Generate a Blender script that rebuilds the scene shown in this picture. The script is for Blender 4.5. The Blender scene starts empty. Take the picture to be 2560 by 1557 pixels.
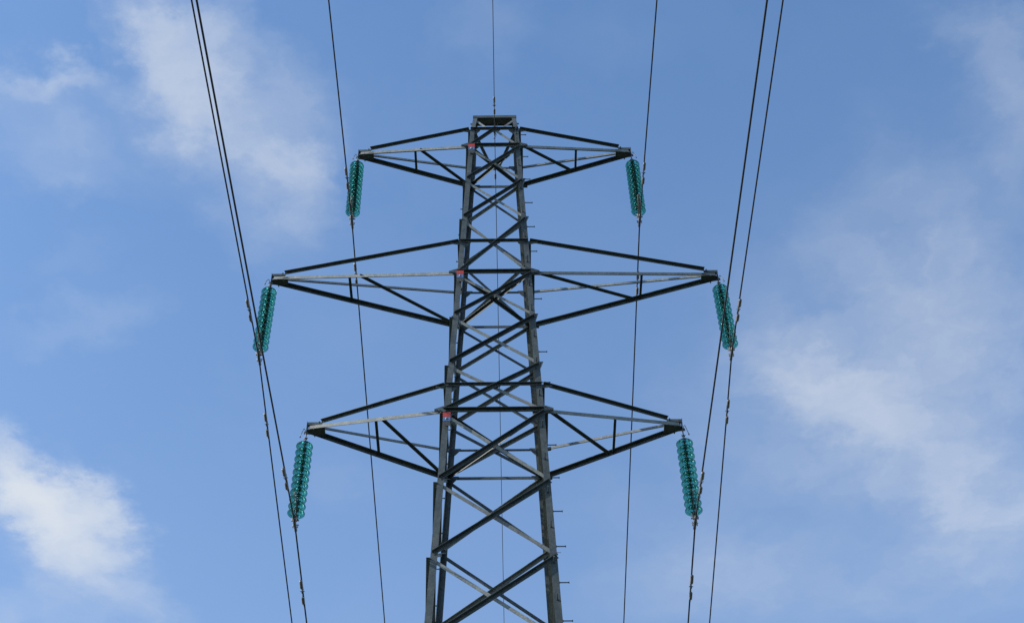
import bpy, bmesh, math, random
from mathutils import Vector, Matrix
random.seed(7)
C = bpy.context.scene.collection
scn = bpy.context.scene

# ------------------------------------------------------------------ camera
F_PX, W_PX, H_PX = 4105.46, 2560.0, 1557.0
CAM = Vector((0.24285, -19.83306, 1.6))
CR = Vector((0.99995994, 0.00481569, -0.00754442))
CU = Vector((0.00865004, -0.73649531, 0.67638734))
CF = Vector((0.00229916, 0.6764255, 0.73650747))
cd = bpy.data.cameras.new('camera')
cam = bpy.data.objects.new('camera', cd)
C.objects.link(cam)
M = Matrix(((CR.x, CU.x, -CF.x, CAM.x), (CR.y, CU.y, -CF.y, CAM.y), (CR.z, CU.z, -CF.z, CAM.z), (0, 0, 0, 1)))
cam.matrix_world = M
cd.sensor_width = 36
cd.lens = F_PX / W_PX * 36
cd.clip_start = 0.1
cd.clip_end = 20000
scn.camera = cam

# ------------------------------------------------------------------ sun, sky, exposure
SUN = Vector((-0.82, -0.20, 0.50)).normalized()
sun_el = math.asin(SUN.z)
sun_az = math.atan2(SUN.x, SUN.y)
ld = bpy.data.lights.new('sun', 'SUN')
ld.energy = 5.0
ld.angle = math.radians(0.5)
ld.color = (1.0, 0.95, 0.86)
lo = bpy.data.objects.new('sun', ld)
C.objects.link(lo)
lo.rotation_euler = (-SUN).to_track_quat('-Z', 'Y').to_euler()
lo.location = (-40, -10, 60)

SKY_STRENGTH = 0.15
EXPOSURE = 0.6
world = bpy.data.worlds.new('World')
scn.world = world
world.use_nodes = True
nt = world.node_tree
nt.nodes.clear()
N = nt.nodes.new
L = nt.links.new
out = N('ShaderNodeOutputWorld')
bg = N('ShaderNodeBackground')
L(bg.outputs[0], out.inputs[0])
bg.inputs['Strength'].default_value = SKY_STRENGTH
sky = N('ShaderNodeTexSky')
sky.sky_type = 'NISHITA'
sky.sun_disc = False
sky.sun_elevation = sun_el
sky.sun_rotation = sun_az
sky.altitude = 100
sky.air_density = 1.0
sky.dust_density = 1.2
sky.ozone_density = 2.5
tint = N('ShaderNodeMix')
tint.data_type = 'RGBA'
tint.blend_type = 'MULTIPLY'
tint.inputs[0].default_value = 1.0
L(sky.outputs[0], tint.inputs[6])
SKY_TINT = (0.825, 1.035, 1.165, 1)
tint.inputs[7].default_value = SKY_TINT

def math_node(op, a, b=None):
    n = N('ShaderNodeMath')
    n.operation = op
    for k, v in enumerate((a, b)):
        if v is None:
            continue
        if isinstance(v, (int, float)):
            n.inputs[k].default_value = v
        else:
            L(v, n.inputs[k])
    return n.outputs[0]

# the cloud sheet: a direction is carried to where it meets a flat layer above (x/z, y/z)
geo = N('ShaderNodeTexCoord')
sep = N('ShaderNodeSeparateXYZ')
L(geo.outputs['Generated'], sep.inputs[0])
zc = math_node('MAXIMUM', sep.outputs[2], 0.06)
qx = math_node('DIVIDE', sep.outputs[0], zc)
qy = math_node('DIVIDE', sep.outputs[1], zc)
comb = N('ShaderNodeCombineXYZ')
L(qx, comb.inputs[0])
L(qy, comb.inputs[1])

def noise(vec, scale, detail, rough, dist=0.0, off=(0, 0, 0)):
    m = N('ShaderNodeMapping')
    m.inputs['Location'].default_value = off
    L(vec, m.inputs[0])
    n = N('ShaderNodeTexNoise')
    n.inputs['Scale'].default_value = scale
    n.inputs['Detail'].default_value = detail
    n.inputs['Roughness'].default_value = rough
    n.inputs['Distortion'].default_value = dist
    L(m.outputs[0], n.inputs['Vector'])
    return n

def vmath(op, a, b):
    n = N('ShaderNodeVectorMath')
    n.operation = op
    for k, v in enumerate((a, b)):
        if isinstance(v, tuple):
            n.inputs[k].default_value = v
        else:
            L(v, n.inputs[k])
    return n.outputs[0]

w1 = noise(comb.outputs[0], 9.0, 3, 0.5)
w2 = noise(comb.outputs[0], 30.0, 8, 0.66, off=(3.1, 1.7, 0))
warp = vmath('MULTIPLY', vmath('SUBTRACT', w1.outputs['Color'], (0.5, 0.5, 0.5)), (0.085, 0.10, 0))
warp2 = vmath('MULTIPLY', vmath('SUBTRACT', w2.outputs['Color'], (0.5, 0.5, 0.5)), (0.062, 0.070, 0))
q = vmath('ADD', vmath('ADD', comb.outputs[0], warp), warp2)

def px_dir(x, y):          # bearing of a cloud, written down as seen from the field below the tower
    d = CF + CR * ((x - W_PX / 2) / F_PX) + CU * ((H_PX / 2 - y) / F_PX)
    return Vector((d.x / d.z, d.y / d.z))

# clouds: x, y, radius along, radius across, turn (deg, clockwise), weight
K = 2560 / 2464
CLOUDS = [
    (420, 70, 110, 130, -15, .22), (430, 120, 130, 190, -20, .36), (460, 250, 150, 130, 20, .36), (600, 340, 210, 110, 40, .34), (680, 190, 160, 110, 25, .22),
    (640, 470, 190, 150, 45, .22), (330, 40, 120, 80, 35, .22), (540, 60, 90, 130, -15, .26), (720, 330, 120, 160, 0, .14),
    (120, 165, 150, 60, -12, .28), (70, 270, 170, 150, 0, .20), (170, 330, 200, 140, 20, .09), (270, 180, 170, 45, 28, .13), (180, 420, 120, 50, 20, .12),
    (700, 560, 130, 120, 0, .10), (300, 330, 260, 120, 30, .06),
    (20, 1115, 140, 85, 35, .65), (95, 1190, 180, 105, 38, .75), (180, 1260, 180, 110, 30, .70), (250, 1205, 75, 60, 20, .38),
    (50, 1210, 130, 110, 20, .40), (150, 1350, 210, 120, 65, .26), (270, 1370, 190, 100, 40, .24), (370, 1460, 170, 60, 42, .15),
    (20, 1480, 90, 70, 40, .22), (150, 1430, 120, 130, 60, .12),
    (230, 770, 170, 70, -15, .12), (180, 640, 160, 60, -20, .05), (100, 820, 120, 50, 0, .06), (820, 1160, 90, 80, 0, .07), (830, 700, 200, 200, 0, .03),
    (1900, 930, 170, 110, 15, .22), (2040, 930, 200, 130, 35, .15), (1980, 1040, 200, 160, 60, .13), (2150, 1030, 260, 120, 45, .13),
    (2180, 760, 280, 230, 50, .15), (2240, 860, 190, 90, -15, .14), (2320, 1170, 320, 180, 42, .18), (2420, 1240, 220, 150, 20, .12),
    (2240, 1040, 560, 460, 30, .20), (2330, 620, 300, 330, 10, .08), (2300, 560, 300, 110, 48, .10), (2440, 240, 130, 210, 15, .17), (2460, 280, 70, 100, 0, .08),
    (2380, 110, 240, 90, 25, .12), (2440, 60, 220, 80, 0, .10), (2420, 440, 160, 120, 0, .10), (2420, 930, 130, 110, 30, .12),
    (1840, 1410, 300, 140, 12, .17), (1650, 1290, 280, 160, 20, .11), (2200, 1400, 280, 120, 10, .12), (1560, 1440, 220, 120, 0, .10),
    (1990, 560, 220, 90, -30, .07), (1720, 1050, 230, 130, 35, .09), (1840, 760, 170, 130, 20, .08),
    (1140, 80, 150, 110, -20, .10), (1500, 60, 240, 90, 0, .03),
    (-400, 700, 350, 250, 30, .4), (-350, 1500, 300, 200, 0, .5), (3100, 500, 420, 260, 30, .3), (3000, 1500, 400, 200, -20, .4),
    (900, -500, 500, 200, 10, .3), (2000, -600, 420, 200, -10, .3), (1200, 2100, 700, 180, 5, .4),
]
total = None
for (x, y, ra, rb, turn, wgt) in CLOUDS:
    x *= K
    y *= K
    ra *= K * 1.12
    rb *= K * 1.12
    c = px_dir(x, y)
    t = math.radians(turn)
    a = px_dir(x + ra * math.cos(t), y + ra * math.sin(t)) - c
    b = px_dir(x - rb * math.sin(t), y + rb * math.cos(t)) - c
    # principal axes of the ellipse spanned by a and b
    s = 0.5 * math.atan2(2 * a.dot(b), a.dot(a) - b.dot(b))
    e1 = a * math.cos(s) + b * math.sin(s)
    e2 = -a * math.sin(s) + b * math.cos(s)
    m = N('ShaderNodeMapping')
    m.vector_type = 'TEXTURE'
    m.inputs['Location'].default_value = (c.x, c.y, 0)
    m.inputs['Rotation'].default_value = (0, 0, math.atan2(e1.y, e1.x))
    m.inputs['Scale'].default_value = (e1.length, e2.length, 1)
    L(q, m.inputs[0])
    ln = N('ShaderNodeVectorMath')
    ln.operation = 'LENGTH'
    L(m.outputs[0], ln.inputs[0])
    mr = N('ShaderNodeMapRange')
    mr.interpolation_type = 'SMOOTHSTEP'
    mr.inputs['From Min'].default_value = 1.15
    mr.inputs['From Max'].default_value = 0.05
    mr.inputs['To Min'].default_value = 0
    mr.inputs['To Max'].default_value = wgt
    L(ln.outputs['Value'], mr.inputs['Value'])
    total = mr.outputs[0] if total is None else math_node('ADD', total, mr.outputs[0])
n1 = noise(q, 14.0, 6, 0.48, 0.3, off=(0.4, 2.2, 0))
det = N('ShaderNodeMapRange')
det.inputs['From Min'].default_value = 0.30
det.inputs['From Max'].default_value = 0.70
det.inputs['To Min'].default_value = 0.50
det.inputs['To Max'].default_value = 1.22
L(n1.outputs['Fac'], det.inputs['Value'])
veil = N('ShaderNodeMapRange')
veil.inputs['From Min'].default_value = 0.45
veil.inputs['From Max'].default_value = 0.85
veil.inputs['To Min'].default_value = 0.0
veil.inputs['To Max'].default_value = 0.03
n2 = noise(q, 6.0, 6, 0.6, 0.2, off=(5.4, 1.2, 0))
L(n2.outputs['Fac'], veil.inputs['Value'])
# ragged edges: the thin rim of each cloud breaks up where a finer noise is low
n3 = noise(q, 24.0, 9, 0.62, 0.4, off=(1.3, 7.7, 0))
rag = math_node('ADD', total, math_node('MULTIPLY', math_node('SUBTRACT', n3.outputs['Fac'], 0.5), 1.0))
edge = N('ShaderNodeMapRange')
edge.interpolation_type = 'SMOOTHSTEP'
edge.inputs['From Min'].default_value = 0.08
edge.inputs['From Max'].default_value = 0.60
edge.inputs['To Min'].default_value = 0.76
edge.inputs['To Max'].default_value = 1.14
L(rag, edge.inputs['Value'])
total = math_node('MULTIPLY', total, edge.outputs[0])
# thin haze that thickens towards the horizon
low = math_node('SUBTRACT', 1.0, sep.outputs[2])
haze_ = math_node('MULTIPLY', math_node('MULTIPLY', low, low), 0.62)
dens = math_node('ADD', math_node('ADD', math_node('MULTIPLY', total, det.outputs[0]), veil.outputs[0]), haze_)
# thick cloud saturates softly: 1 - exp(-d)
dens = math_node('SUBTRACT', 1.0, math_node('POWER', 0.30, dens))
fade = N('ShaderNodeMapRange')
fade.inputs['From Min'].default_value = 0.02
fade.inputs['From Max'].default_value = 0.15
L(sep.outputs[2], fade.inputs['Value'])
dens = math_node('MULTIPLY', dens, fade.outputs[0])
cmix = N('ShaderNodeMix')
cmix.data_type = 'RGBA'
L(dens, cmix.inputs[0])
L(tint.outputs[2], cmix.inputs[6])
CLOUD = (0.72, 0.77, 0.84)
cmix.inputs[7].default_value = tuple(v / SKY_STRENGTH / 2 ** EXPOSURE for v in CLOUD) + (1,)
L(cmix.outputs[2], bg.inputs['Color'])

scn.view_settings.view_transform = 'Standard'
scn.view_settings.look = 'None'
scn.view_settings.gamma = 1
scn.view_settings.exposure = EXPOSURE
scn.cycles.max_bounces = 24
scn.cycles.transmission_bounces = 24
scn.cycles.transparent_max_bounces = 16
scn.cycles.glossy_bounces = 6
scn.cycles.diffuse_bounces = 4

# ------------------------------------------------------------------ materials
def new_mat(name):
    m = bpy.data.materials.new(name)
    m.use_nodes = True
    return m, m.node_tree, m.node_tree.nodes['Principled BSDF']

def steel(name, dark, light, rough, metal, scale=6.0, vary=False):
    m, t, p = new_mat(name)
    tc = t.nodes.new('ShaderNodeTexCoord')
    n = t.nodes.new('ShaderNodeTexNoise')
    n.inputs['Scale'].default_value = scale
    n.inputs['Detail'].default_value = 8
    n.inputs['Roughness'].default_value = 0.65
    t.links.new(tc.outputs['Object'], n.inputs['Vector'])
    r = t.nodes.new('ShaderNodeValToRGB')
    r.color_ramp.elements[0].position = 0.34
    r.color_ramp.elements[1].position = 0.66
    r.color_ramp.elements[0].color = dark + (1,)
    r.color_ramp.elements[1].color = light + (1,)
    t.links.new(n.outputs['Fac'], r.inputs[0])
    # zinc spangle
    v = t.nodes.new('ShaderNodeTexVoronoi')
    v.inputs['Scale'].default_value = 45
    t.links.new(tc.outputs['Object'], v.inputs['Vector'])
    mx = t.nodes.new('ShaderNodeMix')
    mx.data_type = 'RGBA'
    mx.blend_type = 'OVERLAY'
    mx.inputs[0].default_value = 0.25
    t.links.new(r.outputs[0], mx.inputs[6])
    bw = t.nodes.new('ShaderNodeRGBToBW')
    t.links.new(v.outputs['Color'], bw.inputs[0])
    t.links.new(bw.outputs[0], mx.inputs[7])
    col = mx.outputs[2]
    if vary:        # every bar weathered a little differently, with darker runs down it
        oi = t.nodes.new('ShaderNodeObjectInfo')
        vr = t.nodes.new('ShaderNodeMapRange')
        vr.inputs['To Min'].default_value = 0.78
        vr.inputs['To Max'].default_value = 1.25
        t.links.new(oi.outputs['Random'], vr.inputs['Value'])
        sm = t.nodes.new('ShaderNodeMapping')
        sm.inputs['Scale'].default_value = (9, 9, 1.2)
        t.links.new(tc.outputs['Object'], sm.inputs[0])
        sn = t.nodes.new('ShaderNodeTexNoise')
        sn.inputs['Scale'].default_value = 3.0
        sn.inputs['Detail'].default_value = 5
        t.links.new(sm.outputs[0], sn.inputs['Vector'])
        sr = t.nodes.new('ShaderNodeMapRange')
        sr.inputs['From Min'].default_value = 0.35
        sr.inputs['From Max'].default_value = 0.65
        sr.inputs['To Min'].default_value = 0.90
        sr.inputs['To Max'].default_value = 1.08
        t.links.new(sn.outputs['Fac'], sr.inputs['Value'])
        pr = t.nodes.new('ShaderNodeMath')
        pr.operation = 'MULTIPLY'
        t.links.new(vr.outputs[0], pr.inputs[0])
        t.links.new(sr.outputs[0], pr.inputs[1])
        vm = t.nodes.new('ShaderNodeVectorMath')
        vm.operation = 'SCALE'
        t.links.new(col, vm.inputs[0])
        t.links.new(pr.outputs[0], vm.inputs['Scale'])
        col = vm.outputs[0]
    t.links.new(col, p.inputs['Base Color'])
    mr = t.nodes.new('ShaderNodeMapRange')
    mr.inputs['To Min'].default_value = rough - 0.1
    mr.inputs['To Max'].default_value = rough + 0.12
    t.links.new(n.outputs['Fac'], mr.inputs['Value'])
    t.links.new(mr.outputs[0], p.inputs['Roughness'])
    p.inputs['Metallic'].default_value = metal
    b = t.nodes.new('ShaderNodeBump')
    b.inputs['Strength'].default_value = 0.15
    b.inputs['Distance'].default_value = 0.002
    t.links.new(n.outputs['Fac'], b.inputs['Height'])
    t.links.new(b.outputs[0], p.inputs['Normal'])
    return m

M_STEEL = steel('galvanised_steel', (0.031, 0.042, 0.045), (0.064, 0.076, 0.077), 0.55, 0.15, vary=True)
M_PALE_LIT = steel('pale_lit_galvanised_steel', (0.12, 0.13, 0.124), (0.18, 0.19, 0.178), 0.55, 0.15, vary=True)  # lighter copy of the steel: paler bars, with their lit look put into the colour
M_FIT = steel('fitting_steel', (0.05, 0.048, 0.046), (0.15, 0.138, 0.128), 0.45, 0.3, 20)
M_CAP = steel('cap_iron', (0.03, 0.035, 0.035), (0.08, 0.08, 0.075), 0.6, 0.3, 25)
M_CAPZ = steel('cap_zinc', (0.10, 0.105, 0.10), (0.20, 0.20, 0.19), 0.5, 0.3, 25)
M_WIRE = steel('weathered_conductor', (0.018, 0.018, 0.024), (0.035, 0.035, 0.042), 0.6, 0.2, 3)
M_EARTH = steel('earth_wire_strand', (0.03, 0.03, 0.035), (0.06, 0.06, 0.065), 0.6, 0.3, 3)
M_WEIGHT = steel('damper_weight_zinc', (0.09, 0.08, 0.072), (0.22, 0.19, 0.17), 0.5, 0.2, 14)
M_RED = steel('red_enamel', (0.30, 0.026, 0.018), (0.40, 0.038, 0.025), 0.5, 0.0, 12)
M_BLUE = steel('blue_enamel', (0.05, 0.10, 0.22), (0.08, 0.15, 0.29), 0.5, 0.0, 12)
M_WHITE = steel('white_mark', (0.6, 0.6, 0.6), (0.75, 0.75, 0.75), 0.5, 0.0, 12)
M_BLACK = steel('dark_mark', (0.01, 0.012, 0.03), (0.02, 0.02, 0.04), 0.5, 0.0, 12)
M_CONC = steel('footing_concrete', (0.25, 0.24, 0.22), (0.38, 0.37, 0.34), 0.9, 0.0, 5)

def glass():
    m, t, p = new_mat('green_toughened_glass')
    p.inputs['Base Color'].default_value = (0.16, 0.64, 0.50, 1)
    p.inputs['Roughness'].default_value = 0.03
    p.inputs['IOR'].default_value = 1.5
    p.inputs['Transmission Weight'].default_value = 1.0
    tc = t.nodes.new('ShaderNodeTexCoord')
    n = t.nodes.new('ShaderNodeTexNoise')
    n.inputs['Scale'].default_value = 18
    t.links.new(tc.outputs['Object'], n.inputs['Vector'])
    r = t.nodes.new('ShaderNodeValToRGB')
    r.color_ramp.elements[0].color = (0.085, 0.41, 0.34, 1)
    r.color_ramp.elements[1].color = (0.17, 0.55, 0.48, 1)
    t.links.new(n.outputs['Fac'], r.inputs[0])
    t.links.new(r.outputs[0], p.inputs['Base Color'])
    return m
M_GLASS = glass()

def grass():
    m, t, p = new_mat('meadow_grass')
    tc = t.nodes.new('ShaderNodeTexCoord')
    n = t.nodes.new('ShaderNodeTexNoise')
    n.inputs['Scale'].default_value = 0.35
    n.inputs['Detail'].default_value = 12
    n.inputs['Roughness'].default_value = 0.7
    t.links.new(tc.outputs['Object'], n.inputs['Vector'])
    r = t.nodes.new('ShaderNodeValToRGB')
    r.color_ramp.elements[0].position = 0.3
    r.color_ramp.elements[1].position = 0.7
    r.color_ramp.elements[0].color = (0.014, 0.022, 0.010, 1)
    r.color_ramp.elements[1].color = (0.035, 0.045, 0.022, 1)
    t.links.new(n.outputs['Fac'], r.inputs[0])
    t.links.new(r.outputs[0], p.inputs['Base Color'])
    p.inputs['Roughness'].default_value = 0.95
    return m

# ------------------------------------------------------------------ helpers
def V(*a):
    return Vector(a)

def tag(o, label, cat, group=None):
    o['label'] = label
    o['category'] = cat
    if group:
        o['group'] = group
    return o

def empty(name, loc=(0, 0, 0), parent=None):
    o = bpy.data.objects.new(name, None)
    o.empty_display_size = 0.2
    C.objects.link(o)
    o.location = loc
    if parent:
        o.parent = parent
    return o

def obj(name, bm, mat, parent=None, smooth=False, loc=(0, 0, 0)):
    bmesh.ops.recalc_face_normals(bm, faces=bm.faces)
    me = bpy.data.meshes.new(name)
    bm.to_mesh(me)
    bm.free()
    me.materials.append(mat)
    if smooth:
        for p in me.polygons:
            p.use_smooth = True
    o = bpy.data.objects.new(name, me)
    C.objects.link(o)
    o.location = loc
    if parent:
        o.parent = parent
    return o

def prism(bm, p0, p1, prof, a, b, a1=None, b1=None):
    """extrude the profile (list of (u, v) along a, b) from p0 to p1"""
    a1 = a if a1 is None else a1
    b1 = b if b1 is None else b1
    r0 = [bm.verts.new(p0 + a * u + b * v) for u, v in prof]
    r1 = [bm.verts.new(p1 + a1 * u + b1 * v) for u, v in prof]
    n = len(prof)
    for i in range(n):
        bm.faces.new((r0[i], r0[(i + 1) % n], r1[(i + 1) % n], r1[i]))
    bm.faces.new(r0)
    bm.faces.new(r1[::-1])

def angle(bm, p0, p1, da, db, w, t=0.007, w2=None):
    """an L-section bar, its heel on p0-p1, one flange along da and one along db"""
    w2 = w2 or w
    d = (p1 - p0).normalized()
    a = (da - d * da.dot(d)).normalized()
    b = (db - d * db.dot(d) - a * db.dot(a)).normalized()
    prism(bm, p0, p1, [(0, 0), (w, 0), (w, t), (t, t), (t, w2), (0, w2)], a, b)

def box(bm, c, ax, ay, az):
    """box centred on c with half-vectors ax, ay, az"""
    vs = [bm.verts.new(c + ax * i + ay * j + az * k) for i in (-1, 1) for j in (-1, 1) for k in (-1, 1)]
    for f in ((0, 1, 3, 2), (4, 6, 7, 5), (0, 4, 5, 1), (2, 3, 7, 6), (0, 2, 6, 4), (1, 5, 7, 3)):
        bm.faces.new([vs[i] for i in f])

def plate(bm, pts, nrm, t):
    """flat plate: polygon pts thickened by t along nrm"""
    n = nrm.normalized() * t
    r0 = [bm.verts.new(p) for p in pts]
    r1 = [bm.verts.new(p + n) for p in pts]
    k = len(pts)
    bm.faces.new(r0)
    bm.faces.new(r1[::-1])
    for i in range(k):
        bm.faces.new((r0[i], r0[(i + 1) % k], r1[(i + 1) % k], r1[i]))

def cyl(bm, p0, p1, r, n=10, r1=None):
    r1 = r if r1 is None else r1
    d = (p1 - p0).normalized()
    a = d.orthogonal().normalized()
    b = d.cross(a)
    A = [bm.verts.new(p0 + (a * math.cos(2 * math.pi * i / n) + b * math.sin(2 * math.pi * i / n)) * r) for i in range(n)]
    B = [bm.verts.new(p1 + (a * math.cos(2 * math.pi * i / n) + b * math.sin(2 * math.pi * i / n)) * r1) for i in range(n)]
    for i in range(n):
        bm.faces.new((A[i], A[(i + 1) % n], B[(i + 1) % n], B[i]))
    bm.faces.new(A)
    bm.faces.new(B[::-1])

def tube(bm, pts, r, n=8):
    rings = []
    a = None
    for i, p in enumerate(pts):
        d = (pts[min(i + 1, len(pts) - 1)] - pts[max(i - 1, 0)]).normalized()
        a = d.orthogonal().normalized() if a is None else (a - d * a.dot(d)).normalized()
        b = d.cross(a)
        rings.append([bm.verts.new(p + (a * math.cos(2 * math.pi * k / n) + b * math.sin(2 * math.pi * k / n)) * r) for k in range(n)])
    for A, B in zip(rings, rings[1:]):
        for k in range(n):
            bm.faces.new((A[k], A[(k + 1) % n], B[(k + 1) % n], B[k]))
    bm.faces.new(rings[0])
    bm.faces.new(rings[-1][::-1])

def lathe(bm, prof, n=32, closed=True):
    rings = [[bm.verts.new((r * math.cos(2 * math.pi * k / n), r * math.sin(2 * math.pi * k / n), z)) for k in range(n)] for r, z in prof]
    m = len(rings)
    for i in range(m if closed else m - 1):
        A, B = rings[i], rings[(i + 1) % m]
        for k in range(n):
            bm.faces.new((A[k], A[(k + 1) % n], B[(k + 1) % n], B[k]))
    if not closed:
        bm.faces.new(rings[0])
        bm.faces.new(rings[-1][::-1])

def bolt(bm, p, n, r=0.013, h=0.012):
    cyl(bm, p, p + n.normalized() * h, r, 6)

def bm_():
    return bmesh.new()

X, Y, Z = V(1, 0, 0), V(0, 1, 0), V(0, 0, 1)

# ------------------------------------------------------------------ ground
g = bm_()
R_G = 6000
ring_r = [0, 8, 20, 45, 90, 200, 500, 1500, R_G]
prev = None
ctr = g.verts.new((0, 0, 0))
for rr in ring_r[1:]:
    cur = [g.verts.new((rr * math.cos(2 * math.pi * k / 64), rr * math.sin(2 * math.pi * k / 64), 0)) for k in range(64)]
    for k in range(64):
        if prev is None:
            g.faces.new((ctr, cur[k], cur[(k + 1) % 64]))
        else:
            g.faces.new((prev[k], cur[k], cur[(k + 1) % 64], prev[(k + 1) % 64]))
    prev = cur
go = obj('ground', g, grass())
for pz in go.data.polygons:
    if pz.normal.z < 0:
        pz.flip()
go['kind'] = 'structure'

# ------------------------------------------------------------------ tower
TZ = 28.95
LV = {'A1u': 28.009, 'A1l': 27.440, 'N1': 26.331, 'N2': 25.134, 'A2u': 24.402, 'A2l': 23.512, 'N3': 22.350, 'N4': 21.113,
      'A3u': 20.576, 'A3l': 19.974, 'N5': 18.451, 'N6': 16.933, 'N7': 15.33}
HW = [(0.0, 1.62), (15.33, 0.990), (19.974, 0.8085), (23.512, 0.6546), (27.440, 0.4983), (28.009, 0.4760)]

def hw(z):
    for (z0, h0), (z1, h1) in zip(HW, HW[1:]):
        if z <= z1:
            return h0 + (h1 - h0) * (z - z0) / (z1 - z0)
    return HW[-1][1]

def corner(sx, sy, z):
    h = hw(z)
    return V(sx * h, sy * h, z)

tower = empty('transmission_tower')
tag(tower, 'grey galvanised steel lattice electricity pylon with three pairs of crossarms against the sky', 'pylon')

# legs
PEAK_Y = 0.085
PEAK_X = 0.43
STEPS = [28.22, 27.89, 27.14, 26.39, 25.64, 24.90, 24.17, 23.50, 22.83, 22.14, 21.44, 20.68, 19.95, 19.23, 18.52, 17.82, 17.12, 16.43, 15.73,
         15.03, 14.33]
legs = {}
for sx, sy in ((-1, -1), (1, -1), (-1, 1), (1, 1)):
    b = bm_()
    zs = [0.0, 15.33, 19.974, 23.512, 27.440, 28.009]
    a_dir, b_dir = X * -sx, Y * -sy
    pts = [corner(sx, sy, z) for z in zs] + [V(sx * PEAK_X, sy * PEAK_Y, TZ)]
    ws = [0.110, 0.106, 0.099, 0.093, 0.089, 0.087, 0.080]
    t = 0.010
    rings = []
    for p, w in zip(pts, ws):
        prof = [(0, 0), (w, 0), (w, t), (t, t), (t, w), (0, w)]
        if p is pts[-1]:
            w = min(w, PEAK_Y * 0.9)
            prof = [(0, 0), (0.080, 0), (0.080, t), (t, t), (t, w), (0, w)]
        rings.append([b.verts.new(p + a_dir * u + b_dir * v) for u, v in prof])
    for A, B in zip(rings, rings[1:]):
        for i in range(6):
            b.faces.new((A[i], A[(i + 1) % 6], B[(i + 1) % 6], B[i]))
    b.faces.new(rings[0])
    b.faces.new(rings[-1][::-1])
    leg = obj('leg', b, M_STEEL, tower)
    legs[(sx, sy)] = leg
    # concrete footing stub, welded to the leg foot
    f = bm_()
    foot = corner(sx, sy, 0)
    box(f, foot + Z * 0.10, X * 0.35, Y * 0.35, Z * 0.22)
    obj('footing', f, M_CONC, leg)

# climbing bolts: alternating side and front on the near right leg and on the far left leg
def step_bolt(p, n, parent, L_=0.135):
    b = bm_()
    cyl(b, p - n * 0.02, p + n * L_, 0.0085, 8)
    cyl(b, p + n * L_, p + n * (L_ + 0.012), 0.015, 8)
    cyl(b, p, p + n * 0.012, 0.016, 6)
    obj('step_bolt', b, M_STEEL, parent, loc=(0, 0, 0))

for z in STEPS:
    p = corner(1, -1, z)
    if z > 28.1:
        k = (z - 28.009) / (TZ - 28.009)
        p = V(0.476 + (PEAK_X - 0.476) * k, -(0.476 + (PEAK_Y - 0.476) * k), z)
    step_bolt(p + Y * 0.055, X, legs[(1, -1)])
    z2 = z - 0.36
    if z2 < 28.0:
        step_bolt(corner(1, -1, z2) - X * 0.055, -Y, legs[(1, -1)])
for z in STEPS[1:]:
    p = corner(-1, 1, z - 0.1)
    step_bolt(p + X * 0.05, Y, legs[(-1, 1)])
    step_bolt(corner(-1, 1, z - 0.45) - Y * 0.05, -X, legs[(-1, 1)])

# a face of the tower: sees u to its own right, n outwards
FACES = [(-Y, X), (X, Y), (Y, -X), (-X, -Y)]     # (outward normal, direction to the right as seen from outside)

def fp(n, u, s, z):       # corner of a face at height z, s = -1 left, +1 right
    h = hw(z)
    return n * h + u * (s * h) + Z * z

PANELS = ['A1l', 'N1', 'N2', 'A2l', 'N3', 'N4', 'A3l', 'N5', 'N6', 'N7']
for n, u in FACES:
    for za, zb in zip(PANELS, PANELS[1:]):
        z1, z0 = LV[za], LV[zb]
        w = 0.052 if z1 > 23 else 0.060
        # outer bar: upper right to lower left, outward flange on top
        a = fp(n, u, 1, z1 - 0.05) + n * 0.0015 - u * 0.03
        c = fp(n, u, -1, z0 + 0.05) + n * 0.0015 + u * 0.03
        b = bm_()
        d = (c - a).normalized()
        e = 0.02
        dn = n.cross(d).normalized()
        if dn.z > 0:
            dn = -dn
        angle(b, a - d * e, c + d * e, dn, n, w, 0.006)
        for q_ in (0.02, 0.06):
            bolt(b, a + d * q_ + dn * w * 0.5 + n * 0.006, n, 0.010)
            bolt(b, c - d * q_ + dn * w * 0.5 + n * 0.006, n, 0.010)
        obj('diagonal_brace', b, M_STEEL, tower)
        # inner bar: upper left to lower right, inward flange below
        a = fp(n, u, -1, z1 - 0.05) - n * 0.0125 + u * 0.03
        c = fp(n, u, 1, z0 + 0.05) - n * 0.0125 - u * 0.03
        d = (c - a).normalized()
        dn = n.cross(d).normalized()
        if dn.z > 0:
            dn = -dn
        b = bm_()
        angle(b, a + d * 0.0, c - d * 0.0, dn, -n, w, 0.006)
        obj('diagonal_brace', b, M_PALE_LIT, tower)

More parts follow.
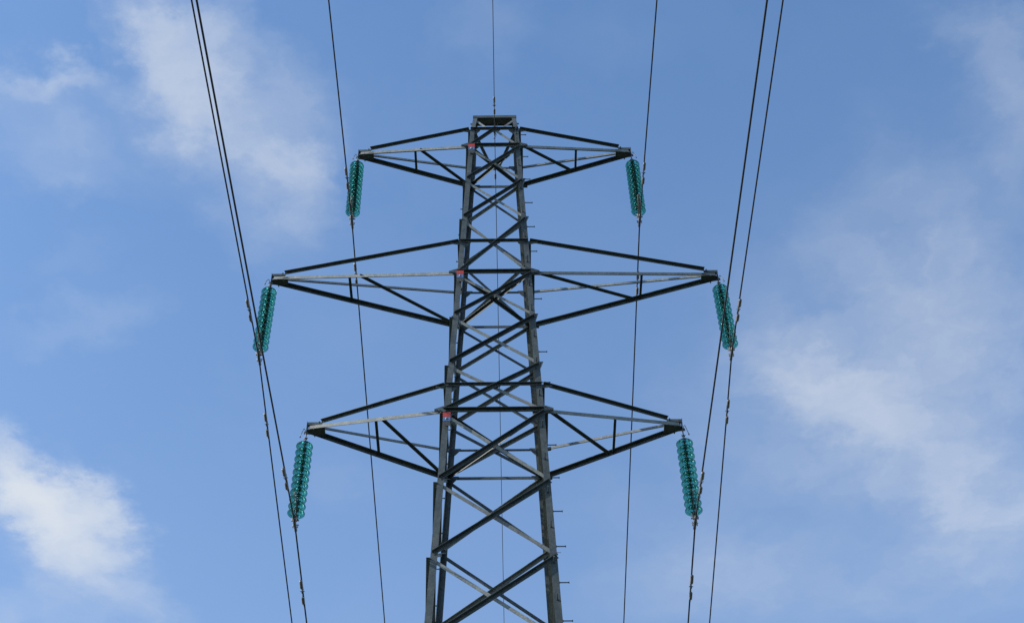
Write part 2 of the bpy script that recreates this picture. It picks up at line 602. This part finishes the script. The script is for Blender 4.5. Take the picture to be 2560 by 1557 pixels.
# horizontals at the arm levels on every face
for n, u in FACES:
    side = abs(n.x) > 0.5
    for k, w in (('A1u', .046), ('A1l', .058), ('A2u', .046), ('A2l', .060), ('A3u', .046), ('A3l', .062)):
        z = LV[k]
        lap = 0.0 if not side else -0.012
        a = fp(n, u, -1, z) + n * (0.003 if not side else 0.0025) - u * (-0.004 + 0.0) - Z * 0.0
        c = fp(n, u, 1, z) + n * (0.003 if not side else 0.0025) - u * 0.004
        a = a + u * (0.012 if side else 0.0)
        c = c - u * (0.012 if side else 0.0)
        b = bm_()
        angle(b, a + Z * 0.02, c + Z * 0.02, -Z, n, w, 0.007)
        for s_ in (a, c):
            sg = u if s_ is a else -u
            bolt(b, s_ + sg * 0.03 - Z * 0.012 + n * 0.007, n, 0.011)
            bolt(b, s_ + sg * 0.07 - Z * 0.012 + n * 0.007, n, 0.011)
        obj('horizontal_beam', b, M_STEEL, tower)
        # centre gusset under the upper beams and small corner gussets
        gs = bm_()
        o = n * (hw(z) + (0.0015))
        if k in ('A1u', 'A2u', 'A3u') and not side:
            q0 = -n * 0.008 + Z * 0.012
            plate(gs, [o + u * -0.13 + Z * z + q0, o + u * 0.13 + Z * z + q0, o + u * 0.10 + Z * (z - 0.05) + q0,
                       o + u * 0.05 + Z * (z - 0.085) + q0, o - u * 0.05 + Z * (z - 0.085) + q0, o - u * 0.10 + Z * (z - 0.05) + q0], n, 0.006)
            for q_ in (-0.08, -0.04, 0.04, 0.08):
                bolt(gs, o + u * q_ + Z * (z - 0.05) - n * 0.002, n, 0.009)
            obj('gusset_plate', gs, M_STEEL, tower)
            gs = bm_()
        for s_ in (-1, 1):
            cc = fp(n, u, s_, z) - n * 0.019
            uu = -u * s_
            plate(gs, [cc + uu * 0.085 + Z * 0.015, cc + uu * 0.20 + Z * 0.015, cc + uu * 0.19 - Z * 0.03, cc + uu * 0.11 - Z * 0.13,
                       cc + uu * 0.085 - Z * 0.15], n, 0.006)
            obj('gusset_plate', gs, M_STEEL, tower)
            gs = bm_()
# plan bracing inside the body at each lower chord level
for k in ('A1l', 'A2l', 'A3l'):
    z = LV[k]
    h = hw(z) - 0.03
    for sx, dz_ in ((1, 0.0), (-1, 0.016)):
        b = bm_()
        p0, p1 = V(sx * h, -h, z - 0.012 - dz_), V(-sx * h, h, z - 0.012 - dz_)
        angle(b, p0, p1, -Z, V(-sx, -1, 0).normalized(), 0.055, 0.006)
        obj('plan_brace', b, M_STEEL, tower)

# the peak
b = bm_()
hx = PEAK_X + 0.012
zt = TZ
# shallow channel beam, open side up: web below, two flanges
plate(b, [V(-hx, -PEAK_Y - 0.012, zt - 0.004), V(hx, -PEAK_Y - 0.012, zt - 0.004), V(hx, PEAK_Y + 0.012, zt - 0.004), V(-hx, PEAK_Y + 0.012, zt - 0.004)], Z, 0.010)
plate(b, [V(-hx, -PEAK_Y - 0.0125, zt - 0.03), V(hx, -PEAK_Y - 0.0125, zt - 0.03), V(hx, -PEAK_Y - 0.0125, zt + 0.045), V(-hx, -PEAK_Y - 0.0125, zt + 0.045)], -Y, 0.008)
plate(b, [V(-hx, PEAK_Y + 0.0125, zt - 0.03), V(hx, PEAK_Y + 0.0125, zt - 0.03), V(hx, PEAK_Y + 0.0125, zt + 0.045), V(-hx, PEAK_Y + 0.0125, zt + 0.045)], Y, 0.008)
for s_ in (-1, 1):
    cyl(b, V(s_ * (hx - 0.01), -PEAK_Y * 0.2, zt - 0.13), V(s_ * (hx + 0.05), -PEAK_Y * 0.2, zt - 0.13), 0.014, 8)
obj('peak_beam', b, M_STEEL, tower)
zu, hu, zl = LV['A1u'], hw(LV['A1u']), LV['A1l']
for sy in (-1, 1):
    n = Y * sy
    for s_ in (-1, 1):
        pieces = []
        if sy < 0:
            pieces.append((V(s_ * (PEAK_X - 0.05), sy * (PEAK_Y + 0.02), TZ - 0.10), V(s_ * 0.06, sy * (hu - 0.01), zu - 0.01), 0.045))
            pieces.append((V(s_ * 0.05, sy * (hu + 0.002), zu - 0.03), V(s_ * (hw(zl) - 0.04), sy * (hw(zl) - 0.0), zl + 0.05), 0.055))
        else:
            pieces.append((V(s_ * (PEAK_X - 0.035), sy * 0.165, 28.76), V(s_ * 0.065, sy * (hu - 0.01), zu + 0.03), 0.050))
            pieces.append((V(s_ * 0.06, sy * (hu - 0.02), zu - 0.03), V(s_ * (hw(zl) - 0.04), sy * (hw(zl) - 0.01), zl + 0.06), 0.05))
        for p0, p1, w in pieces:
            b = bm_()
            d = (p1 - p0).normalized()
            dn = n.cross(d).normalized()
            if dn.z > 0:
                dn = -dn
            outer = sy < 0 and s_ < 0 and p0.z < 28.5
            angle(b, p0, p1, dn, n if outer else -n, w, 0.006)
            obj('diagonal_brace', b, M_STEEL if outer or sy > 0 else M_PALE_LIT, tower)
for sx in (-1, 1):
    b = bm_()
    p0, p1 = V(sx * (hu - 0.004), -hu + 0.06, zu - 0.02), V(sx * (hw(zl) - 0.004), hw(zl) - 0.06, zl + 0.05)
    angle(b, p0, p1, -Z, X * sx, 0.05, 0.006)
    obj('diagonal_brace', b, M_STEEL, tower)

# lattice below the photograph, one part
b = bm_()
low = [15.33, 13.7, 12.0, 10.2, 8.3, 6.2, 3.9, 1.6, 0.35]
for n, u in FACES:
    for z1, z0 in zip(low, low[1:]):
        a = fp(n, u, 1, z1 - 0.05) + n * 0.0015 - u * 0.03
        c = fp(n, u, -1, z0 + 0.05) + n * 0.0015 + u * 0.03
        angle(b, a, c, -Z, n, 0.07, 0.006)
        a = fp(n, u, -1, z1 - 0.05) - n * 0.0125 + u * 0.03
        c = fp(n, u, 1, z0 + 0.05) - n * 0.0125 - u * 0.03
        angle(b, a, c, -Z, -n, 0.07, 0.006)
obj('lower_bracing', b, M_STEEL, tower)

# ------------------------------------------------------------------ crossarms
ARMS = {1: ('A1u', 'A1l', 2.706, 27.875, .455, .50), 2: ('A2u', 'A2l', 4.063, 24.140, .527, .587), 3: ('A3u', 'A3l', 3.102, 20.398, .46, .507)}
for i, (ku, kl, tx, tz, fdiag, fstrut) in ARMS.items():
    zu, zl = LV[ku], LV[kl]
    hu, hl = hw(zu), hw(zl)
    for s in (-1, 1):
        arm = empty('crossarm', (s * hl, 0, zl), tower)
        off = V(s * hl, 0, zl)

        def put(name, bm, parent=arm, o=off, mat=None):
            bmesh.ops.translate(bm, verts=bm.verts, vec=-o)
            return obj(name, bm, mat or M_STEEL, parent)
        TB = 0.055      # half depth of the tip box
        zb, zt_ = tz - 0.105, tz + 0.065
        lo_tip = {}
        lo_leg = {}
        for sy in (-1, 1):
            n = Y * sy
            # lower chord: heel at the top outer corner, one flange down, the other inwards
            p0 = V(s * (hl + 0.010), sy * (hl + 0.004), zl + 0.012)
            p1 = V(s * (tx - 0.045), sy * (TB + 0.012), zb + 0.080)
            lo_leg[sy], lo_tip[sy] = p0, p1
            b = bm_()
            angle(b, p0, p1, -Z, -n, 0.070, 0.008)
            for q_ in (0.03, 0.08):
                bolt(b, p0 + (p1 - p0).normalized() * q_ - Z * 0.035, n, 0.012)
            put('lower_chord', b, mat=M_PALE_LIT if sy < 0 else M_STEEL)  # back chord stays dark: its shaded underside is put into the colour
            # upper chord: heel on top, outward and down flanges
            p0 = V(s * (hu + 0.022), sy * (hu - 0.008), zu + 0.02)
            p1 = V(s * (tx - 0.235), sy * (TB + 0.010), zt_ + 0.012)
            b = bm_()
            angle(b, p0, p1, -Z, n, 0.050, 0.007, 0.060)
            put('upper_chord', b, mat=M_STEEL if sy < 0 else M_PALE_LIT)  # front chord in the dark copy: shade under its flange painted in
            # plates joining the chords to the leg
            b = bm_()
            c = V(s * hu, sy * (hu - 0.0135), zu)
            plate(b, [c + V(-s * 0.02, 0, -0.012), c + V(s * 0.17, 0, 0.0), c + V(s * 0.17, 0, -0.04), c + V(s * 0.04, 0, -0.065), c + V(-s * 0.02, 0, -0.065)], -n, 0.006)
            put('gusset_plate', b)
            b = bm_()
            c = V(s * hl, sy * (hl + 0.0135), zl)
            plate(b, [c + V(-s * 0.05, 0, 0.085), c + V(s * 0.01, 0, 0.085), c + V(s * 0.15, 0, 0.022), c + V(s * 0.15, 0, -0.040), c + V(-s * 0.03, 0, -0.045)], n, 0.006)
            for bx, bz in ((0.06, -0.012), (0.10, -0.012), (0.01, 0.05), (0.135, -0.012)):
                bolt(b, c + V(s * bx, 0, bz) + n * 0.006, n, 0.012)
            put('gusset_plate', b)

        def lp(sy, t_):
            return lo_leg[sy].lerp(lo_tip[sy], t_)
        dz = Z * -0.010
        # strut across the lower plane
        b = bm_()
        a, c = lp(-1, fstrut) + dz + Y * 0.012, lp(1, fstrut) + dz - Y * 0.012
        angle(b, a, c, X, -Z, 0.045, 0.006, 0.03)
        put('strut', b)
        b = bm_()
        if s < 0:
            a, c = lp(-1, fdiag) + dz * 1.8 + Y * 0.012, lp(1, 0.02) + dz * 1.8 - Y * 0.03
        else:
            a, c = lp(-1, 0.03) + dz * 1.8 + Y * 0.03, lp(1, fstrut - 0.03) + dz * 1.8 - Y * 0.012
        angle(b, a, c, -Y * 1.0 + X * 0.2, -Z, 0.055, 0.006, 0.03)
        put('brace', b)
        # tip box: bottom plate, two cheeks, end plate
        b = bm_()
        xin, xout = tx - 0.30, tx
        wi, wo = TB + 0.075, TB
        plate(b, [V(s * xout, -wo, zb), V(s * xout, wo, zb), V(s * (xout - .10), wo + .016, zb), V(s * xin, wi, zb), V(s * xin, -wi, zb),
                  V(s * (xout - .10), -wo - .016, zb)], Z, 0.008)
        for sy in (-1, 1):
            plate(b, [V(s * (tx - .008), sy * wo, zt_ - .058), V(s * (tx - .008), sy * wo, zt_), V(s * (tx - .235), sy * (wo + .004), zt_),
                      V(s * (tx - .25), sy * (wo + .004), zt_ - .058)], -Y * sy, 0.008)
            for q_ in (0.25, 0.20):
                cyl(b, V(s * (tx - q_), sy * (wo + .02), zt_ - .03), V(s * (tx - q_), sy * (wo + .045), zt_ - .03), 0.012, 6)
            cyl(b, V(s * (tx - .12), sy * (wo + .03), zb - .025), V(s * (tx - .12), sy * (wo + .03), zb - .001), 0.011, 6)
        plate(b, [V(s * (tx + .001), -wo - .004, zb), V(s * (tx + .001), wo + .004, zb), V(s * (tx + .001), wo + .004, zt_ + .012), V(s * (tx + .001), -wo - .004, zt_ + .012)], X * s, 0.010)
        plate(b, [V(s * (tx - .235), -wo + .009, zt_ - .001), V(s * (tx - .235), wo - .009, zt_ - .001), V(s * (tx - .001), wo - .009, zt_ - .001), V(s * (tx - .001), -wo + .009, zt_ - .001)], -Z, 0.006)
        # lug the insulators hang from
        plate(b, [V(s * (tx + .012), -.006, zb + .02), V(s * (tx + .05), -.006, zb + .0), V(s * (tx + .05), -.006, zb - .045), V(s * (tx - .02), -.006, zb - .045), V(s * (tx - .02), -.006, zb - .001), V(s * (tx + .012), -.006, zb - .001)], Y, 0.012)
        put('tip_box', b)

# ------------------------------------------------------------------ marker plates on the near left leg
for i, (kl, where) in enumerate((('A1l', 'topmost'), ('A2l', 'middle'), ('A3l', 'lowest'))):
    z = LV[kl] - (0.125 if kl == 'A3l' else 0.05)
    base = V(-hw(LV[kl]) + 0.055, -hw(LV[kl]) - 0.085, z)
    m_ = empty('phase_marker', base)
    lab = {'A1l': 'small red and blue plate on the tower leg at the top crossarm',
           'A2l': 'small red and blue plate on the tower leg at the widest crossarm',
           'A3l': 'small red and blue plate on the tower leg at the lowest crossarm'}[kl]
    tag(m_, lab, 'sign', 'phase marker plates on the tower leg')
    w = 0.060
    b = bm_()
    plate(b, [V(-w, 0, 0), V(w, 0, 0), V(w, 0, -.27), V(w - .02, 0, -.285), V(-w + .02, 0, -.285), V(-w, 0, -.27)], Y, 0.004)
    plate(b, [V(-.02, .004, -.05), V(.02, .004, -.05), V(.02, .085, -.05), V(-.02, .085, -.05)], Z, 0.004)
    plate(b, [V(-.02, .004, -.22), V(.02, .004, -.22), V(.02, .080, -.22), V(-.02, .080, -.22)], Z, 0.004)
    obj('backing_plate', b, M_CAP, m_)
    b = bm_()
    plate(b, [V(-w - .002, -.001, .004), V(w + .002, -.001, .004), V(w + .002, -.001, -.092), V(-w - .002, -.001, -.092)], -Y, 0.003)
    obj('red_plate', b, M_RED, m_)
    b = bm_()
    plate(b, [V(-w, -.001, -.097), V(w, -.001, -.097), V(w, -.001, -.190), V(-w, -.001, -.190)], -Y, 0.003)
    bp_ = obj('blue_plate', b, M_BLUE, m_)
    b = bm_()
    plate(b, [V(-.026, -.0045, -.145), V(-.014, -.0045, -.145), V(.000, -.0045, -.108), V(-.012, -.0045, -.108)], -Y, 0.001)
    obj('white_stroke', b, M_WHITE, bp_)
    b = bm_()
    plate(b, [V(-.018, -.0045, -.158), V(.030, -.0045, -.158), V(.006, -.0045, -.116)], -Y, 0.001)
    obj('dark_triangle', b, M_BLACK, bp_)

# ------------------------------------------------------------------ insulator strings
GLASS = [(0.040, 0.084), (0.058, 0.078), (0.078, 0.064), (0.094, 0.046), (0.108, 0.026), (0.122, 0.010), (0.133, 0.002), (0.1385, -0.003),
         (0.1395, -0.008), (0.136, -0.012), (0.131, -0.009), (0.124, 0.001), (0.114, 0.008), (0.106, 0.012), (0.103, -0.010), (0.099, -0.014),
         (0.095, -0.010), (0.091, 0.024), (0.080, 0.036), (0.075, 0.034), (0.073, 0.000), (0.069, -0.004), (0.065, 0.000), (0.061, 0.044),
         (0.050, 0.052), (0.040, 0.054)]
CAPP = [(0.0395, 0.055), (0.0405, 0.083), (0.038, 0.092), (0.033, 0.102), (0.027, 0.109), (0.021, 0.114), (0.018, 0.129), (0.012, 0.133)]
PIN = [(0.030, 0.054), (0.028, 0.036), (0.014, 0.026), (0.010, 0.0), (0.010, -0.012)]
b = bm_()
lathe(b, GLASS, 40, True)
disc0 = obj('glass_disc', b, M_GLASS, None, True)
b = bm_()
lathe(b, CAPP, 20, False)
lathe(b, PIN, 16, False)
cap0 = obj('metal_cap', b, M_CAPZ, disc0, True)
first_used = [False]

def get_disc(parent, loc):
    if not first_used[0]:
        first_used[0] = True
        d, c = disc0, cap0
    else:
        d = disc0.copy()
        C.objects.link(d)
        c = cap0.copy()
        C.objects.link(c)
        c.parent = d
    d.parent = parent
    d.location = loc
    d.rotation_euler = (0, 0, random.uniform(0, 6.28))
    return d

STRINGS = {(1, -1): (2.722, 27.475, 2.713, 25.765), (1, 1): (2.722, 27.435, 2.757, 25.750),
           (2, -1): (4.083, 23.765, 4.088, 22.070), (2, 1): (4.080, 23.735, 4.118, 22.090),
           (3, -1): (3.116, 19.970, 3.130, 18.330), (3, 1): (3.116, 19.955, 3.145, 18.300)}
SLAB = {(1, -1): 'green glass insulator string hanging from the left tip of the topmost crossarm',
        (1, 1): 'green glass insulator string hanging from the right tip of the topmost crossarm',
        (2, -1): 'green glass insulator string hanging from the left tip of the widest middle crossarm',
        (2, 1): 'green glass insulator string hanging from the right tip of the widest middle crossarm',
        (3, -1): 'green glass insulator string hanging from the left tip of the lowest crossarm',
        (3, 1): 'green glass insulator string hanging from the right tip of the lowest crossarm'}
SP = 0.1425
clamps = {}
for (i, s), (x1, z1, x2, z2) in STRINGS.items():
    top = V(s * x1, 0, z1)
    bot = V(s * x2, 0, z2)
    root = empty('insulator_string', top)
    tag(root, SLAB[(i, s)], 'insulator', 'glass insulator strings under the crossarms')
    lean = math.atan2((bot - top).x, (top - bot).z)
    root.rotation_euler = (0, -lean, 0)
    zc_ = -(bot - top).length        # local z of the conductor
    for k in range(11):
        get_disc(root, (0, 0, -SP * k))
    # hanger: ball link and shackle
    up = ARMS[i][3] - 0.105 - 0.03 - z1
    b = bm_()
    cyl(b, V(0, 0, 0.128), V(0, 0, 0.175), 0.012, 10)
    cyl(b, V(0, 0, 0.165), V(0, 0, 0.180), 0.026, 10)
    for q_ in (-1, 1):
        tube(b, [V(0, q_ * 0.010, 0.172), V(0, q_ * 0.020, 0.190), V(0, q_ * 0.020, up + 0.01), V(0, q_ * 0.016, up + 0.02)], 0.007, 8)
    cyl(b, V(0, -0.035, up + 0.005), V(0, 0.035, up + 0.005), 0.009, 8)
    cyl(b, V(-0.035, 0, 0.185), V(0.035, 0, 0.185), 0.008, 8)
    obj('shackle', b, M_FIT, root, True)
    # upper arcing horn
    b = bm_()
    tube(b, [V(0, -.02, up - .02), V(s * .02, -.03, up + .045), V(s * .034, -.035, up + .075), V(s * .044, -.04, up + .06), V(s * .065, -.06, .24), V(s * .082, -.075, .145)], 0.0055, 8)
    bmesh.ops.create_uvsphere(b, u_segments=10, v_segments=8, radius=0.014, matrix=Matrix.Translation(V(s * .082, -.075, .14)))
    obj('arcing_horn', b, M_FIT, root, True)
    # bottom fittings: socket eye, link, clamp
    zl_ = -SP * 10
    b = bm_()
    cyl(b, V(0, 0, zl_ - .028), V(0, 0, zl_ - .075), 0.022, 12, 0.016)
    cyl(b, V(0, 0, zl_ - .075), V(0, 0, zc_ + .135), 0.012, 10)
    cyl(b, V(-.045, 0, zl_ - .125), V(.045, 0, zl_ - .125), 0.009, 8)
    for q_ in (-1, 1):
        plate(b, [V(q_ * .016, -.02, zc_ + .17), V(q_ * .016, .02, zc_ + .17), V(q_ * .016, .02, zc_ + .05), V(q_ * .016, -.02, zc_ + .05)], X * q_, 0.007)
    cyl(b, V(-.04, 0, zc_ + .155), V(.04, 0, zc_ + .155), 0.010, 8)
    obj('socket_link', b, M_FIT, root, True)
    b = bm_()
    # boat-shaped clamp body along the wire
    segs = [(-.12, .004, .014), (-.09, .002, .020), (-.04, -.004, .026), (0, -.008, .028), (.05, -.006, .026), (.11, .000, .024), (.17, .002, .024), (.19, .002, .017)]
    rings = []
    for yy, dz_, r_ in segs:
        rings.append([b.verts.new(V(r_ * math.cos(2 * math.pi * q_ / 12), yy, zc_ + dz_ + r_ * math.sin(2 * math.pi * q_ / 12) * 1.15)) for q_ in range(12)])
    for A, B in zip(rings, rings[1:]):
        for q_ in range(12):
            b.faces.new((A[q_], A[(q_ + 1) % 12], B[(q_ + 1) % 12], B[q_]))
    b.faces.new(rings[0])
    b.faces.new(rings[-1][::-1])
    plate(b, [V(-.012, -.045, zc_ + .02), V(-.012, .045, zc_ + .02), V(-.012, .028, zc_ + .085), V(-.012, -.028, zc_ + .085)], X, 0.024)
    cyl(b, V(-.060, 0, zc_ + .065), V(.060, 0, zc_ + .065), 0.012, 8)
    for yy in (-.075, .075):
        cyl(b, V(-.052, yy, zc_ + .03), V(.052, yy, zc_ + .03), 0.008, 8)
        for q_ in (-1, 1):
            cyl(b, V(q_ * .036, yy, zc_ - .02), V(q_ * .036, yy, zc_ + .055), 0.007, 8)
    obj('suspension_clamp', b, M_FIT, root, True)
    # lower arcing horn: a long narrow loop rising towards the near span
    b = bm_()
    pts = [V(-.014, -.02, zc_ + .09), V(-.016, -.09, zc_ + .13), V(-.018, -.20, zc_ + .24), V(-.018, -.275, zc_ + .345), V(-.012, -.30, zc_ + .385), V(0, -.305, zc_ + .395),
           V(.012, -.30, zc_ + .385), V(.018, -.275, zc_ + .345), V(.018, -.20, zc_ + .24), V(.016, -.09, zc_ + .13), V(.014, -.02, zc_ + .09)]
    tube(b, pts, 0.0065, 8)
    obj('arcing_horn', b, M_FIT, root, True)
    clamps[(i, s)] = bot

# ------------------------------------------------------------------ conductors with their vibration dampers
SN = {(1, -1): -.086, (2, -1): -.1152, (3, -1): -.1229, (1, 1): -.1089, (2, 1): -.092, (3, 1): -.0975}
SF = {(1, -1): -.1058, (2, -1): -.1269, (3, -1): -.1162, (1, 1): -.1454, (2, 1): -.1384, (3, 1): -.1407}
DXN, DXF = 0.0004, 0.0044

def damper(parent, P, d, small=1.0):
    """Stockbridge damper hung under the wire point P; wire direction d"""
    d = d.normalized()
    dn = (-Z - d * (-Z).dot(d)).normalized()
    m_ = bm_()
    o = P
    box(m_, P + dn * 0.022 * small, d * 0.022, d.cross(dn) * 0.013, dn * 0.040 * small)
    cyl(m_, P + dn * 0.035 - d.cross(dn) * 0.035, P + dn * 0.035 + d.cross(dn) * 0.035, 0.007, 6)
    e = 0.30 * small
    mess = [P + d * (e * k / 6) + dn * (0.058 * small + 0.012 * (abs(k) / 6) ** 2) for k in range(-6, 7)]
    tube(m_, mess, 0.006, 6)
    bmesh.ops.translate(m_, verts=m_.verts, vec=-o)
    dm = obj('vibration_damper', m_, M_FIT, parent, False)
    dm.location = o - parent.location
    for s_, ln in ((-1, .185), (1, .155)):
        w_ = bm_()
        c0 = dn * 0.068 * small + d * (s_ * 0.095 * small)
        c1 = dn * 0.070 * small + d * (s_ * (0.095 + ln) * small)
        cyl(w_, c0, c0 + (c1 - c0) * 0.12, 0.018 * small, 12, 0.027 * small)
        cyl(w_, c0 + (c1 - c0) * 0.12, c0 + (c1 - c0) * 0.95, 0.027 * small, 12, 0.026 * small)
        cyl(w_, c0 + (c1 - c0) * 0.95, c1, 0.026 * small, 12, 0.016 * small)
        obj('weight', w_, M_WEIGHT, dm, False)

DAMP = {(1, -1): (-1.15, 1.2), (2, -1): (-1.30, 1.45), (3, -1): (-1.30, 1.45), (1, 1): (-1.25, 1.4), (2, 1): (-1.15, 1.25), (3, 1): (-1.1, 1.35)}
WLAB = {(1, -1): 'dark power line wire held by the upper left insulator string', (1, 1): 'dark power line wire held by the upper right insulator string',
        (2, -1): 'dark power line wire held by the outermost left insulator string', (2, 1): 'dark power line wire held by the outermost right insulator string',
        (3, -1): 'dark power line wire held by the lowest left insulator string', (3, 1): 'dark power line wire held by the lowest right insulator string'}

def span(z0, s, t):
    return z0 + s * t + t * t / 3000.0

def wire_pts(x0, z0, sn, sf, length=150.0):
    ts = [0.0, 0.1, 0.25, 0.5, 0.8, 1.2, 1.8, 2.5, 3.5, 5, 7, 9, 12, 15, 20, 26, 34, 44, 56, 70, 86, 104, 125, length]
    near = [V(x0 + DXN * t, -t, span(z0, sn, t)) for t in ts[::-1]]
    far = [V(x0 + DXF * t, t, span(z0, sf, t)) for t in ts[1:]]
    return near + far

for key, bot in clamps.items():
    o = bot
    b = bm_()
    pts = [p - o for p in wire_pts(bot.x, bot.z, SN[key], SF[key])]
    # soften the break of direction inside the clamp
    tube(b, pts, 0.0132, 8)
    w_ = obj('conductor', b, M_WIRE, None, True)
    w_.location = o
    tag(w_, WLAB[key], 'power line', 'phase conductors')
    for t in DAMP[key]:
        sl, dx = (SN[key], DXN) if t < 0 else (SF[key], DXF)
        P = V(bot.x + dx * abs(t), t, span(bot.z, sl, abs(t)))
        d = V(dx * (1 if t > 0 else -1), 1, sl * (1 if t > 0 else -1))
        damper(w_, P, d)

# earth wire over the peak
EZ = 28.62
b = bm_()
eo = V(0, 0, EZ)
tube(b, [p - eo for p in wire_pts(0.0, EZ, -.0697, -.0787)], 0.0072, 8)
ew = obj('earth_wire', b, M_EARTH, None, True)
ew.location = eo
tag(ew, 'thin single earth wire running over the peak of the pylon', 'power line')
for t in (-0.68, 0.92):
    sl = -.0697 if t < 0 else -.0787
    damper(ew, V(0, t, span(EZ, sl, abs(t))), V(0, 1, sl * (1 if t > 0 else -1)), 0.82)

ec = empty('earth_wire_clamp', (0, 0, EZ))
tag(ec, 'small steel clamp hanging under the peak beam holding the earth wire', 'clamp')
b = bm_()
for yy0, yy1, r0, r1 in ((-.13, -.05, .012, .022), (-.05, .05, .022, .022), (.05, .13, .022, .012)):
    cyl(b, V(0, yy0, -.004), V(0, yy1, -.004), r0, 10, r1)
cyl(b, V(-.05, 0, .03), V(.05, 0, .03), .010, 8)
cyl(b, V(-.04, -.045, .015), V(.04, -.045, .015), .007, 8)
cyl(b, V(-.04, .045, .015), V(.04, .045, .015), .007, 8)
obj('clamp_body', b, M_FIT, ec)
b = bm_()
for q_ in (-1, 1):
    plate(b, [V(q_ * .014, -.018, .01), V(q_ * .014, .018, .01), V(q_ * .014, .018, .14), V(q_ * .014, -.018, .14)], X * q_, 0.006)
cyl(b, V(-.04, 0, .12), V(.04, 0, .12), .010, 8)
cyl(b, V(0, 0, .12), V(0, 0, TZ - EZ - .0045), .010, 8)
cyl(b, V(0, 0, TZ - EZ - .03), V(0, 0, TZ - EZ - .0045), .03, 8)
obj('hanger_link', b, M_FIT, ec)
b = bm_()
tube(b, [V(.01, .03, -.01), V(.03, .05, -.07), V(.01, .07, -.13), V(-.02, .08, -.17)], .008, 8)
tube(b, [V(.02, .0, .03), V(.05, .02, .16), V(.06, .0, TZ - EZ - .0045)], .006, 8)
obj('bonding_tail', b, M_FIT, ec)
